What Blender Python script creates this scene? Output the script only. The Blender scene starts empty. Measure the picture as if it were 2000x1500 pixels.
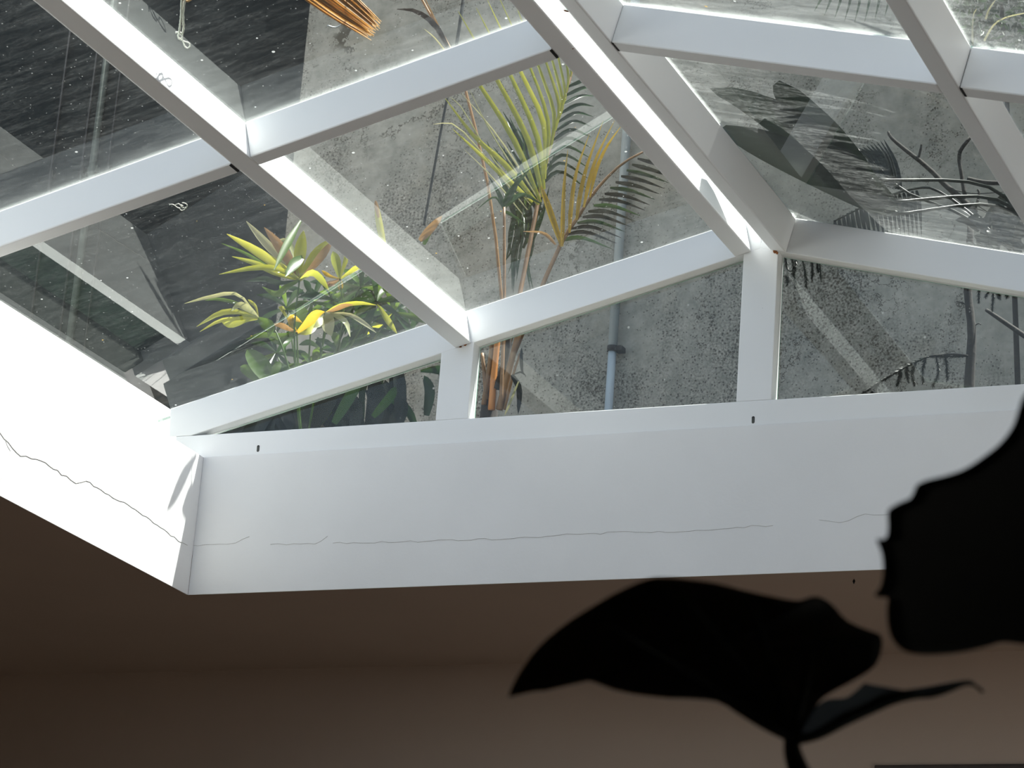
import bpy, bmesh, math, random
from mathutils import Vector, Matrix
C = bpy.context.scene
COL = C.collection
rnd = random.Random(7)

# ------------------------------------------------------------------ camera
CAM = Vector((4.03813, -6.77832, -2.42391))
YAW, PITCH, ROLL, FPX = 0.42517, 0.32635, 0.07736, 5451.1
cy, sy, cp, sp = math.cos(YAW), math.sin(YAW), math.cos(PITCH), math.sin(PITCH)
FW = Vector((-sy*cp, cy*cp, sp)); RT0 = Vector((cy, sy, 0)); UP0 = RT0.cross(FW)
RT = RT0*math.cos(ROLL) + UP0*math.sin(ROLL); UP = -RT0*math.sin(ROLL) + UP0*math.cos(ROLL)
cam = bpy.data.cameras.new('camera'); cam_ob = bpy.data.objects.new('camera', cam); COL.objects.link(cam_ob)
cam_ob.matrix_world = Matrix(((RT.x, UP.x, -FW.x, CAM.x), (RT.y, UP.y, -FW.y, CAM.y), (RT.z, UP.z, -FW.z, CAM.z), (0, 0, 0, 1)))
cam.sensor_width = 36; cam.lens = FPX/2000*36; cam.clip_end = 200
cam.dof.use_dof = True; cam.dof.focus_distance = 7.9; cam.dof.aperture_fstop = 13
C.camera = cam_ob

# ------------------------------------------------------------------ world, sun, exposure
w = bpy.data.worlds.new('sky'); C.world = w; w.use_nodes = True
nt = w.node_tree; bg = nt.nodes['Background']
sky = nt.nodes.new('ShaderNodeTexSky'); sky.sky_type = 'NISHITA'; sky.sun_disc = False
sky.sun_elevation = math.radians(70); sky.sun_rotation = math.radians(63); sky.dust_density = 2.0
hs = nt.nodes.new('ShaderNodeHueSaturation'); hs.inputs['Saturation'].default_value = .55
nt.links.new(sky.outputs[0], hs.inputs['Color']); nt.links.new(hs.outputs[0], bg.inputs[0]); bg.inputs[1].default_value = 0.31
SUN = Vector((0.248, 0.142, 0.95)).normalized()
sl = bpy.data.lights.new('sun', 'SUN'); sl.energy = 22; sl.angle = math.radians(0.55); sl.color = (1, 0.97, 0.92)
so = bpy.data.objects.new('sun', sl); COL.objects.link(so); so.rotation_euler = SUN.to_track_quat('Z', 'Y').to_euler()
so.location = SUN*12
C.view_settings.view_transform = 'Standard'; C.view_settings.look = 'None'
C.view_settings.exposure = 0; C.view_settings.gamma = 1; C.view_settings.use_curve_mapping = False
C.cycles.caustics_reflective = False; C.cycles.caustics_refractive = False
C.cycles.transparent_max_bounces = 24; C.cycles.sample_clamp_indirect = 6

# ------------------------------------------------------------------ helpers
def ray(px, py): return (FW + RT*((px-1000)/FPX) - UP*((py-750)/FPX))
def at(px, py, Y):                      # point of the plane Y seen at a pixel
    d = ray(px, py); return CAM + d*((Y-CAM.y)/d.y)
def atd(px, py, dist): return CAM + ray(px, py)*dist
def onplane(px, py, P, n):
    d = ray(px, py); return CAM + d*((P-CAM).dot(n)/d.dot(n))

def tag(o, label=None, cat=None, group=None, kind=None):
    if label: o['label'] = label
    if cat: o['category'] = cat
    if group: o['group'] = group
    if kind: o['kind'] = kind
    return o
def empty(name, loc=(0, 0, 0)):
    o = bpy.data.objects.new(name, None); COL.objects.link(o); o.location = loc; o.empty_display_size = .05; return o
def link(name, me, mat, parent=None, kind=None, label=None):
    o = bpy.data.objects.new(name, me); COL.objects.link(o)
    for m in (mat if isinstance(mat, (list, tuple)) else [mat]): me.materials.append(m)
    if parent is not None:
        o.parent = parent
        if parent.parent is None: o.matrix_parent_inverse = Matrix.Translation(-parent.location)
    if kind: o['kind'] = kind
    if label: o['label'] = label
    return o
class MB:
    def __init__(s): s.v = []; s.f = []; s.mi = []; s.sm = []
    def poly(s, pts, faces, mi=0, smooth=False):
        b = len(s.v); s.v += [tuple(p) for p in pts]
        for f in faces: s.f.append([b+i for i in f]); s.mi.append(mi); s.sm.append(smooth)
    def hexa(s, p, mi=0):               # p: 4 bottom, 4 top points
        s.poly(p, [(0, 3, 2, 1), (4, 5, 6, 7), (0, 1, 5, 4), (1, 2, 6, 5), (2, 3, 7, 6), (3, 0, 4, 7)], mi)
    def box(s, a, b, mi=0):
        x0, y0, z0 = a; x1, y1, z1 = b
        s.hexa([(x0, y0, z0), (x1, y0, z0), (x1, y1, z0), (x0, y1, z0), (x0, y0, z1), (x1, y0, z1), (x1, y1, z1), (x0, y1, z1)], mi)
    def prism(s, prof, fn, a, b, mi=0):  # prof 2-D polygon, fn(p, t) -> 3-D, from t=a to b
        n = len(prof)
        s.poly([fn(p, a) for p in prof] + [fn(p, b) for p in prof],
               [tuple(range(n))[::-1], tuple(range(n, 2*n))] + [(i, (i+1) % n, n+(i+1) % n, n+i) for i in range(n)], mi)
    def tube(s, pts, r, n=8, mi=0, cap=True):
        pts = [Vector(p) for p in pts]; rs = r if isinstance(r, (list, tuple)) else [r]*len(pts)
        rings = []; ref = None
        for i, p in enumerate(pts):
            t = (pts[min(i+1, len(pts)-1)] - pts[max(i-1, 0)]).normalized()
            if ref is None: ref = t.orthogonal().normalized()
            ref = (ref - t*ref.dot(t)).normalized(); bi = t.cross(ref)
            rings.append([p + (ref*math.cos(k*2*math.pi/n) + bi*math.sin(k*2*math.pi/n))*rs[i] for k in range(n)])
        fs = []
        for i in range(len(pts)-1):
            for k in range(n): fs.append((i*n+k, i*n+(k+1) % n, (i+1)*n+(k+1) % n, (i+1)*n+k))
        if cap: fs += [tuple(range(n))[::-1], tuple((len(pts)-1)*n+k for k in range(n))]
        s.poly([q for g in rings for q in g], fs, mi, True)
    def blade(s, pts, wid, nrm, fold=.18, prof=None, mi=0):   # creased leaf strip base -> tip
        pts = [Vector(p) for p in pts]; n = len(pts); vs = []
        for i, p in enumerate(pts):
            t = (pts[min(i+1, n-1)] - pts[max(i-1, 0)]).normalized()
            side = t.cross(nrm).normalized(); up = side.cross(t).normalized()
            u = i/(n-1); ww = wid*(prof(u) if prof else math.sin(math.pi*min(1, .12+.88*u))**.6)/2
            vs += [p - side*ww + up*ww*fold*2, p, p + side*ww + up*ww*fold*2]
        fs = []
        for i in range(n-1):
            for k in (0, 1): fs.append((3*i+k, 3*i+k+1, 3*i+4+k, 3*i+3+k))
        s.poly(vs, fs, mi, True)
    def mesh(s, name):
        me = bpy.data.meshes.new(name); me.from_pydata(s.v, [], s.f)
        for p, m, sm in zip(me.polygons, s.mi, s.sm): p.material_index = m; p.use_smooth = sm
        me.update(); return me
    def build(s, name, mat, parent=None, kind=None, label=None, bevel=0, fix=True):
        me = s.mesh(name)
        if fix:
            bm = bmesh.new(); bm.from_mesh(me); bmesh.ops.recalc_face_normals(bm, faces=bm.faces); bm.to_mesh(me); bm.free()
        o = link(name, me, mat, parent, kind, label)
        if bevel:
            m = o.modifiers.new('bevel', 'BEVEL'); m.width = bevel; m.segments = 2; m.limit_method = 'ANGLE'
        return o
def curve(ctrl, n):                     # Catmull-Rom through control points
    P = [Vector(p) for p in ctrl]; P = [P[0]*2-P[1]] + P + [P[-1]*2-P[-2]]; out = []
    m = len(P)-3
    for i in range(n):
        u = i/(n-1)*m; k = min(int(u), m-1); t = u-k; a, b, c, d = P[k:k+4]
        out.append(.5*((2*b) + (c-a)*t + (2*a-5*b+4*c-d)*t*t + (3*b-a-3*c+d)*t**3))
    return out

# ------------------------------------------------------------------ materials
def mat(name):
    m = bpy.data.materials.new(name); m.use_nodes = True; N = m.node_tree.nodes; L = m.node_tree.links
    return m, N, L, N['Principled BSDF'], N['Material Output']
def nd(N, t, **k):
    n = N.new(t)
    for a, b in k.items(): setattr(n, a, b)
    return n
def math_(N, L, op, a, b=None, clamp=False):
    n = N.new('ShaderNodeMath'); n.operation = op; n.use_clamp = clamp
    for i, x in enumerate((a, b)):
        if x is None: continue
        if isinstance(x, (int, float)): n.inputs[i].default_value = x
        else: L.new(x, n.inputs[i])
    return n.outputs[0]
def ramp(N, L, x, a, b, c0=0., c1=1.):
    n = N.new('ShaderNodeMapRange'); n.clamp = True
    L.new(x, n.inputs[0]); n.inputs[1].default_value = a; n.inputs[2].default_value = b; n.inputs[3].default_value = c0; n.inputs[4].default_value = c1
    return n.outputs[0]
def mixc(N, L, f, a, b):
    n = N.new('ShaderNodeMix'); n.data_type = 'RGBA'
    for i, x in ((0, f), (6, a), (7, b)):
        if isinstance(x, (int, float)): n.inputs[i].default_value = x
        elif isinstance(x, (tuple, list)): n.inputs[i].default_value = (*x[:3], 1)
        else: L.new(x, n.inputs[i])
    return n.outputs[2]
def pos(N, L, sc=(1, 1, 1), rot=(0, 0, 0)):
    g = N.new('ShaderNodeNewGeometry'); m = N.new('ShaderNodeMapping'); m.inputs[3].default_value = sc; m.inputs[2].default_value = rot
    L.new(g.outputs[0], m.inputs[0]); return m.outputs[0]
def noise(N, L, v, sc, det=4, rough=.55, dist=0):
    n = N.new('ShaderNodeTexNoise'); n.inputs['Scale'].default_value = sc; n.inputs['Detail'].default_value = det
    n.inputs['Roughness'].default_value = rough; n.inputs['Distortion'].default_value = dist
    L.new(v, n.inputs['Vector']); return n.outputs[0]
def bump(N, L, h, b, strength=.2, dist=.002):
    n = N.new('ShaderNodeBump'); n.inputs['Strength'].default_value = strength; n.inputs['Distance'].default_value = dist
    L.new(h, n.inputs['Height']); L.new(n.outputs[0], b.inputs['Normal'])

def painted(name, col, rough=.45, speck=0., bumpy=.15, bsc=60, var=.06, speckcol=(.12, .06, .03)):
    m, N, L, b, o = mat(name); p = pos(N, L)
    n1 = noise(N, L, p, 2.2, 5); n2 = noise(N, L, p, bsc, 3)
    dark = tuple(c*(1-var) for c in col)
    c = mixc(N, L, ramp(N, L, n1, .35, .65), dark, col)
    if speck:
        v = nd(N, 'ShaderNodeTexVoronoi'); v.inputs['Scale'].default_value = 26; L.new(p, v.inputs['Vector'])
        n3 = noise(N, L, p, 5, 2)
        r = math_(N, L, 'MULTIPLY', ramp(N, L, n3, .55, .8), speck)
        c = mixc(N, L, math_(N, L, 'LESS_THAN', v.outputs['Distance'], r), c, speckcol)
    L.new(c, b.inputs['Base Color']); b.inputs['Roughness'].default_value = rough
    bump(N, L, n2, b, bumpy, .001)
    return m
def plain(name, col, rough=.6, bumpy=0., bsc=80, var=.25, metal=0, scv=(1, 1, 1)):
    m, N, L, b, o = mat(name); p = pos(N, L, scv)
    n1 = noise(N, L, p, bsc, 4)
    L.new(mixc(N, L, ramp(N, L, n1, .3, .7), tuple(c*(1-var) for c in col), tuple(min(1, c*(1+var)) for c in col)), b.inputs['Base Color'])
    b.inputs['Roughness'].default_value = rough; b.inputs['Metallic'].default_value = metal
    if bumpy: bump(N, L, n1, b, bumpy, .003)
    return m

M = {}
M['paint'] = painted('white_enamel', (.83, .84, .845), .38, .035, .06, 300, .03)
M['curb'] = painted('white_plaster', (.82, .82, .82), .8, .03, .25, 90, .05)
M['ceil'] = painted('ceiling_paint', (.52, .43, .36), .85, 0, .2, 120, .05)
M['wall'] = painted('interior_wall_paint', (.56, .47, .40), .85, 0, .2, 120, .05)
M['floor'] = plain('warm_floor_boards', (.018, .011, .007), .5, .1, 6, .3, 0, (1, 8, 1))
M['dark_trim'] = plain('dark_wood_trim', (.035, .022, .015), .5, .1, 40)
M['black'] = plain('black_hollow', (.004, .004, .004), .9, 0, 30)
M['rust'] = plain('rust', (.22, .075, .02), .9, .2, 120, .5)
M['crack'] = plain('hairline_crack', (.42, .40, .38), .95, 0, 50)
M['curb_strip'] = plain('dark_green_strip', (.02, .035, .025), .8, .1, 30, .4)
M['step'] = plain('grey_mortar', (.07, .075, .07), .9, .2, 40)
M['gasket'] = plain('pale_glazing_seal', (.75, .77, .78), .5, .1, 60, .08)
M['pipe'] = plain('pale_blue_grey_pipe', (.30, .36, .40), .5, .05, 25, .15, 0, (1, 1, .2))
M['deck'] = plain('roof_deck', (.10, .10, .09), .95, .2, 20)
M['yard'] = plain('pale_paving', (.28, .26, .235), .95, .1, 10)
M['soil'] = plain('dark_soil', (.03, .022, .015), 1, .6, 60, .5)
M['rope'] = plain('dark_rope_fibre', (.012, .016, .018), .9, .4, 400, .5)
M['cord'] = plain('white_cord_fibre', (.62, .60, .54), .8, .3, 500, .2)
M['bark'] = plain('dark_grey_bark', (.018, .016, .014), .95, .6, 70, .5)
M['cane'] = plain('brown_cane', (.16, .085, .035), .6, .2, 60, .45, 0, (1, 1, .15))
M['cane_orange'] = plain('orange_brown_stalk', (.38, .15, .035), .55, .1, 40, .4, 0, (1, 1, .1))
M['fibre'] = plain('dark_stem_fibre', (.025, .018, .014), .95, .6, 90, .5, 0, (1, 1, .2))
M['straw'] = plain('dry_straw', (.50, .30, .15), .8, .2, 90, .45)
M['wire'] = plain('grey_wire', (.35, .37, .38), .4, 0, 60, .1, .6)
M['slatepipe'] = plain('black_pipe_paint', (.008, .009, .010), .6, 0, 30)
M['conduit'] = plain('dull_green_conduit', (.06, .075, .065), .7, .1, 30)
M['pot'] = plain('clay_pot', (.22, .10, .06), .85, .1, 30)

def slate():
    m, N, L, b, o = mat('dark_slate_wall'); p = pos(N, L)
    n1 = noise(N, L, pos(N, L, (1.2, 1.2, 5)), 4, 6, .65); n2 = noise(N, L, p, 40, 4)
    c = mixc(N, L, ramp(N, L, n1, .3, .75), (.009, .013, .016), (.024, .031, .034))
    L.new(c, b.inputs['Base Color']); b.inputs['Roughness'].default_value = .8; b.inputs['Specular IOR Level'].default_value = .05; bump(N, L, n2, b, .2, .003); return m
M['slate'] = slate()
def stained():
    m, N, L, b, o = mat('stained_concrete'); p = pos(N, L)
    big = noise(N, L, pos(N, L, (1.6, 1, .8)), 2.0, 5, .6, .4)
    fine = noise(N, L, p, 120, 3, .7); mid = noise(N, L, p, 18, 5, .65)
    v = nd(N, 'ShaderNodeTexVoronoi'); v.inputs['Scale'].default_value = 75; L.new(p, v.inputs['Vector'])
    base = mixc(N, L, ramp(N, L, mid, .3, .7), (.208, .214, .192), (.33, .328, .296))
    base = mixc(N, L, ramp(N, L, noise(N, L, p, 3.1, 3), .55, .75, 0, .45), base, (.24, .215, .15))
    mask = ramp(N, L, big, .44, .66)
    soot = math_(N, L, 'MULTIPLY', ramp(N, L, fine, .42, .60), mask)
    c = mixc(N, L, math_(N, L, 'MULTIPLY', soot, .80), base, (.030, .028, .022))
    dots = math_(N, L, 'LESS_THAN', v.outputs['Distance'], ramp(N, L, big, .36, .6, .06, .30))
    c = mixc(N, L, math_(N, L, 'MULTIPLY', dots, .7), c, (.035, .032, .026))
    # hairline cracks
    wv = noise(N, L, p, 5, 5, .7); w2 = nd(N, 'ShaderNodeVectorMath', operation='MULTIPLY_ADD')
    cmb = nd(N, 'ShaderNodeCombineXYZ'); L.new(wv, cmb.inputs[0]); L.new(noise(N, L, pos(N, L, (1.1, 1, 1.3)), 6, 5, .7), cmb.inputs[2])
    L.new(cmb.outputs[0], w2.inputs[0]); w2.inputs[1].default_value = (.55, 0, .55); L.new(p, w2.inputs[2])
    cv = nd(N, 'ShaderNodeTexVoronoi', feature='DISTANCE_TO_EDGE'); cv.inputs['Scale'].default_value = 2.6; L.new(w2.outputs[0], cv.inputs['Vector'])
    ck = math_(N, L, 'MULTIPLY', math_(N, L, 'LESS_THAN', cv.outputs['Distance'], .0065), ramp(N, L, noise(N, L, p, 4, 2), .42, .5))
    c = mixc(N, L, math_(N, L, 'MULTIPLY', ck, .8), c, (.05, .045, .035))
    L.new(c, b.inputs['Base Color']); b.inputs['Roughness'].default_value = .95; b.inputs['Specular IOR Level'].default_value = .05; bump(N, L, mid, b, .25, .006)
    return m
M['concrete'] = stained()

def leafmat(name, cols, trans=.55, patch=None, gloss=.022, rough=.35):
    m, N, L, b, o = mat(name); N.remove(b); p = pos(N, L)
    n1 = noise(N, L, p, 9, 3); oi = nd(N, 'ShaderNodeObjectInfo')
    f = math_(N, L, 'ADD', math_(N, L, 'MULTIPLY', n1, .6), math_(N, L, 'MULTIPLY', oi.outputs['Random'], .5))
    c = mixc(N, L, ramp(N, L, f, .25, .85), cols[0], cols[1])
    if patch: c = mixc(N, L, ramp(N, L, noise(N, L, p, 14, 3), .60, .68), c, patch)
    d = nd(N, 'ShaderNodeBsdfDiffuse'); t = nd(N, 'ShaderNodeBsdfTranslucent'); L.new(c, d.inputs[0])
    tc = mixc(N, L, .35, c, (cols[1][0]*1.5, cols[1][1]*1.25, cols[1][2]*.5)); L.new(tc, t.inputs[0])
    mx = nd(N, 'ShaderNodeMixShader'); mx.inputs[0].default_value = trans; L.new(d.outputs[0], mx.inputs[1]); L.new(t.outputs[0], mx.inputs[2])
    g = nd(N, 'ShaderNodeBsdfGlossy'); g.inputs['Roughness'].default_value = rough; g.inputs[0].default_value = (1, 1, 1, 1)
    m2 = nd(N, 'ShaderNodeMixShader'); m2.inputs[0].default_value = gloss; L.new(mx.outputs[0], m2.inputs[1]); L.new(g.outputs[0], m2.inputs[2])
    L.new(m2.outputs[0], o.inputs[0]); return m
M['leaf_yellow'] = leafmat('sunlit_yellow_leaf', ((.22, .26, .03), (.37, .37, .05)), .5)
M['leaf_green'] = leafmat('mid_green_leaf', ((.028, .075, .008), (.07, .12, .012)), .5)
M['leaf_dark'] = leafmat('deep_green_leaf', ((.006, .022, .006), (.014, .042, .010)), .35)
M['leaf_shade'] = leafmat('shaded_leaf', ((0.0024, 0.0048, 0.0036), (0.0048, 0.0088, 0.0056)), .15)  # shade of backlit and covered leaves is put into this near-black green
M['leaf_pale'] = leafmat('pale_faded_leaf', ((0.2520, 0.2772, 0.1344), (0.3528, 0.3360, 0.2184)), .4)
M['leaf_brown'] = leafmat('dry_brown_leaf', ((0.1930, 0.1040, 0.0446), (0.3119, 0.1930, 0.0965)), .35)
M['straw_thin'] = leafmat('thin_dry_straw', ((.50, .38, .26), (.80, .66, .48)), .6)
M['leaf_gold'] = leafmat('golden_leaf', ((.34, .23, .012), (.42, .28, .016)), .6)
M['leaf_black'] = leafmat('dark_foreground_leaf', ((.006, .010, .009), (.010, .015, .014)), .03, None, .015, .5)

def glass(name, base, edge, streak_axis, tint=(.88, .93, .905), gable=False):
    """flat pane: fresnel mirror on the clean lower face, weathered dust film on the upper face (slot by face)."""
    m, N, L, b, o = mat(name); N.remove(b)
    lw = nd(N, 'ShaderNodeFresnel'); lw.inputs[0].default_value = 1.52
    gm = nd(N, 'ShaderNodeNewGeometry'); front = math_(N, L, 'SUBTRACT', 1, gm.outputs['Backfacing'])
    fac = math_(N, L, 'MULTIPLY', math_(N, L, 'MULTIPLY', lw.outputs[0], .85, True), front)
    tr = nd(N, 'ShaderNodeBsdfTransparent'); tr.inputs[0].default_value = (*[c**.5 for c in tint], 1)
    gl = nd(N, 'ShaderNodeBsdfGlossy'); gl.inputs['Roughness'].default_value = .0; gl.inputs[0].default_value = (.95, .98, .96, 1)
    mx = nd(N, 'ShaderNodeMixShader'); L.new(fac, mx.inputs[0]); L.new(tr.outputs[0], mx.inputs[1]); L.new(gl.outputs[0], mx.inputs[2])
    if base is None:
        L.new(mx.outputs[0], o.inputs[0]); return m
    sc = (14, 14, 2.2) if gable else (5.0, 26, 5)
    st = noise(N, L, pos(N, L, sc), 1.6, 7, .68, .3); cl = noise(N, L, pos(N, L), 2.3, 4, .55); fn = noise(N, L, pos(N, L, (1, 2.2, 1)), 70, 5, .8)
    d = math_(N, L, 'MULTIPLY', ramp(N, L, st, .42, .78, .35, 3.0), base)
    d = math_(N, L, 'MULTIPLY', d, ramp(N, L, cl, .30, .72, .6, 1.5))
    d = math_(N, L, 'MULTIPLY', d, ramp(N, L, fn, .40, .66, .3, 2.2))
    au = nd(N, 'ShaderNodeAttribute', attribute_name='du'); av = nd(N, 'ShaderNodeAttribute', attribute_name='dv')
    for a, k in ((au, 1.), (av, .7)):
        e1 = math_(N, L, 'POWER', 2.718, math_(N, L, 'MULTIPLY', a.outputs['Fac'], -1/.022))
        e2 = math_(N, L, 'POWER', 2.718, math_(N, L, 'MULTIPLY', a.outputs['Fac'], -1/.10))
        e = math_(N, L, 'ADD', math_(N, L, 'MULTIPLY', e1, edge*k), math_(N, L, 'MULTIPLY', math_(N, L, 'MULTIPLY', e2, edge*.16*k), ramp(N, L, st, .3, .7, .3, 1.6)))
        d = math_(N, L, 'ADD', d, e)
    v = nd(N, 'ShaderNodeTexVoronoi'); v.inputs['Scale'].default_value = 34; L.new(pos(N, L, (1, .8, 1)), v.inputs['Vector'])
    rs = nd(N, 'ShaderNodeSeparateColor'); L.new(v.outputs['Color'], rs.inputs[0])
    rad = ramp(N, L, rs.outputs[0], .72, 1., .0, .13)
    sp_ = math_(N, L, 'LESS_THAN', v.outputs['Distance'], rad)
    d = math_(N, L, 'MAXIMUM', d, math_(N, L, 'MULTIPLY', sp_, .42)); 
    v2 = nd(N, 'ShaderNodeTexVoronoi'); v2.inputs['Scale'].default_value = 120; L.new(pos(N, L, (1, .8, 1)), v2.inputs['Vector'])
    r2 = nd(N, 'ShaderNodeSeparateColor'); L.new(v2.outputs['Color'], r2.inputs[0])
    s2 = math_(N, L, 'LESS_THAN', v2.outputs['Distance'], ramp(N, L, r2.outputs[0], .74, 1., .0, .22))
    d = math_(N, L, 'MAXIMUM', d, math_(N, L, 'MULTIPLY', s2, .20))
    d = math_(N, L, 'MINIMUM', d, .8)
    dc = mixc(N, L, math_(N, L, 'MULTIPLY', math_(N, L, 'GREATER_THAN', rs.outputs[1], .88), sp_), (.62, .65, .64), (.55, .36, .08))
    df = nd(N, 'ShaderNodeBsdfDiffuse'); tl = nd(N, 'ShaderNodeBsdfTranslucent'); L.new(dc, df.inputs[0]); L.new(dc, tl.inputs[0])
    dm = nd(N, 'ShaderNodeMixShader'); dm.inputs[0].default_value = .45; L.new(df.outputs[0], dm.inputs[1]); L.new(tl.outputs[0], dm.inputs[2])
    m3 = nd(N, 'ShaderNodeMixShader'); L.new(d, m3.inputs[0]); L.new(mx.outputs[0], m3.inputs[1]); L.new(dm.outputs[0], m3.inputs[2])
    L.new(m3.outputs[0], o.inputs[0]); return m
M['glass_clean'] = glass('clear_glass_face', None, 0, 'x')
M['dust_left'] = glass('dusty_glass_left', .0085, .34, 'x')
M['dust_right'] = glass('dusty_glass_right', .042, .45, 'x')
M['dust_gable'] = glass('dusty_gable_glass', .006, .03, 'x', gable=True)
def gedge():
    m, N, L, b, o = mat('green_glass_edge'); b.inputs['Base Color'].default_value = (.16, .32, .25, 1); b.inputs['Roughness'].default_value = .3
    b.inputs['Alpha'].default_value = .75; return m
M['glass_edge'] = gedge()

# ------------------------------------------------------------------ skylight geometry constants
S, X0, TV, P1, P2, P3, D, H = .25239, -.06728, .10556, .78971, 1.6875, 2.58135, 1.34467, .48709
ZC = -.0711                                     # top of the curb
ln = math.hypot(1, S); ca, sa = 1/ln, S/ln
TN = TV*ca                                      # member depth normal to the slope
def Lp(u, v, y): return Vector((X0 + u*ca - v*sa, y, u*sa + v*ca))          # left slope frame
def Rp(u, v, y): q = Lp(u, v, y); return Vector((2*P2 - q.x, y, q.z))       # right slope frame
def uX(x): return (x - X0)/ca
NBAY = 3
YN = -D*NBAY                                    # near end of the skylight

# ------------------------------------------------------------------ room shell
XL, XR, YF, YB, ZF = -2.4, 5.6, .89, -8.6, -4.0
XO = 2*P2                                       # right inner face of the opening
m = MB()                                        # ceiling slab with the opening
ZT = -H
for a, b in (((XL, YB, ZT), (-.003, YF+.2, ZT+.12)), ((XO+.003, YB, ZT), (XR, YF+.2, ZT+.12)), ((-.003, YB, ZT), (XO+.003, YN-.003, ZT+.12)), ((-.003, -.001, ZT), (XO+.003, YF+.2, ZT+.12))): m.box(a, b)
m.build('ceiling', M['ceil'], kind='structure')
m = MB(); m.box((XL-.2, YB-.2, ZF-.1), (XR+.2, YF+.2, ZF)); m.build('floor', M['floor'], kind='structure')
m = MB(); m.box((XL-.2, YF, ZF), (XR+.2, YF+.2, ZT)); m.build('wall_far', M['wall'], kind='structure')
m = MB(); m.box((XL-.2, YB, ZF), (XL, YF, ZT)); m.build('wall_left', M['wall'], kind='structure')
m = MB(); m.box((XL-.2, YB-.2, ZF), (XR+.2, YB, ZT)); m.build('wall_back', M['wall'], kind='structure')
m = MB()                                        # right wall with a wide open doorway to the daylight
m.box((XR, YB, ZF), (XR+.2, -3.4, ZT)); m.box((XR, -.5, ZF), (XR+.2, YF, ZT)); m.box((XR, -3.4, -1.7), (XR+.2, -.5, ZT))
m.build('wall_right', M['wall'], kind='structure')
m = MB(); m.box((1.80, YF-.012, -.93), (2.60, YF, -.815)); m.build('trim_1', M['dark_trim'], kind='structure', bevel=.003)

FD_ = .05
# curb walls lining the opening
cl = MB()
fy = lambda p, t: (p[0], t, p[1])
cl.prism([(0, ZT-.0008), (0, ZC), (-.03, ZC), (-.03, -.15), (-.2, -.15), (-.2, ZT+.13), (-.002, ZT+.13), (-.002, ZT-.0008)], fy, YN-.002, -.0041)
cl.box((-.2, -.0041, ZT+.13), (0, .25, ZC))
wl = cl.build('wall_curb_left', M['curb'], kind='structure', bevel=.004)
g = MB(); g.box((-.155, YN-.25, -.16), (-.03, .0, -.135)); g.build('dark_curb_strip', M['curb_strip'], wl)  # dark green strip along the left curb top
g = MB(); g.box((-.228, YN-.25, -.2), (-.155, -.002, -.10)); g.build('mortar_step', M['step'], wl, bevel=.006)
g = MB(); g.box((-.45, YN-.25, -.4), (-.26, .25, .165)); g.box((-.26, YN-.25, -.2), (-.228, -.002, -.07)); g.build('outer_parapet', M['curb'], wl, bevel=.006)
cf = MB(); fx = lambda p, t: (t, p[0], p[1])
cf.prism([(-.004, ZT-.0008), (-.004, ZC-.0005), (.25, ZC-.0005), (.25, ZT+.13), (-.002, ZT+.13), (-.002, ZT-.0008)], fx, 0, XO)
wf = cf.build('wall_curb_far', M['curb'], kind='structure', bevel=.003)
c = MB(); c.box((XO, YN-.002, ZT-.0008), (XO+.002, -.0041, ZT+.13)); c.box((XO, YN-.25, ZT+.13), (XO+.2, .25, ZC)); wr = c.build('wall_curb_right', M['curb'], kind='structure', bevel=.004)
g = MB(); g.box((XO+.004, YN-.25, ZC-.0004), (XO+.21, -.01, ZC+.004)); g.build('dark_bounce_cap', M['step'], wr)  # dark cap added to cut sunlit bounce off the right curb top
c = MB(); c.box((0, YN-.002, ZT-.0008), (XO, YN, ZT+.13)); c.box((0, YN-.25, ZT+.13), (XO, YN, ZC)); c.build('wall_curb_near', M['curb'], kind='structure', bevel=.004)

g = MB(); g.box((-.02, FD_+.004, ZC-.0004), (XO+.02, .26, ZC+.004)); g.build('dark_bounce_cap', M['step'], wf)  # dark cap added to cut bounce and reflection from the far curb top
def crack(pts, parent, r=.0007):
    q = []
    for a, b in zip(pts[:-1], pts[1:]):
        a, b = Vector(a), Vector(b); n = max(2, int((b-a).length/.02))
        for i in range(n):
            p = a.lerp(b, i/n); p.z += rnd.uniform(-.0035, .0035); q.append(p)
    q.append(Vector(pts[-1])); mm = MB(); mm.tube(q, r, 4); mm.build('crack', M['crack'], parent)
def onX0(px, py): d = ray(px, py); p = CAM + d*((0-CAM.x)/d.x); return Vector((.0003, p.y, p.z))
crack([onX0(*p) for p in ((-60, 800), (0, 845), (40, 890), (72, 895), (120, 925), (148, 942), (168, 938), (205, 962), (250, 985), (300, 1020), (340, 1050), (366, 1065))], wl)
crack([onX0(*p) for p in ((10, 860), (20, 880), (15, 905), (0, 940))], wl, .0004)
far = lambda px, py: (lambda p: Vector((p.x, -.0043, p.z)))(at(px, py, -.0043))
crack([far(*p) for p in ((372, 1066), (430, 1063), (460, 1062), (487, 1048))], wf, .0005)
crack([far(*p) for p in ((528, 1063), (560, 1062), (615, 1064), (640, 1047))], wf, .0005)
crack([far(*p) for p in ((650, 1060), (760, 1058), (830, 1057), (960, 1053), (1080, 1046), (1200, 1040), (1330, 1037), (1440, 1029), (1510, 1026))], wf, .0005)
crack([far(*p) for p in ((1600, 1014), (1640, 1020), (1690, 1006), (1740, 1005))], wf, .0004)

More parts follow.
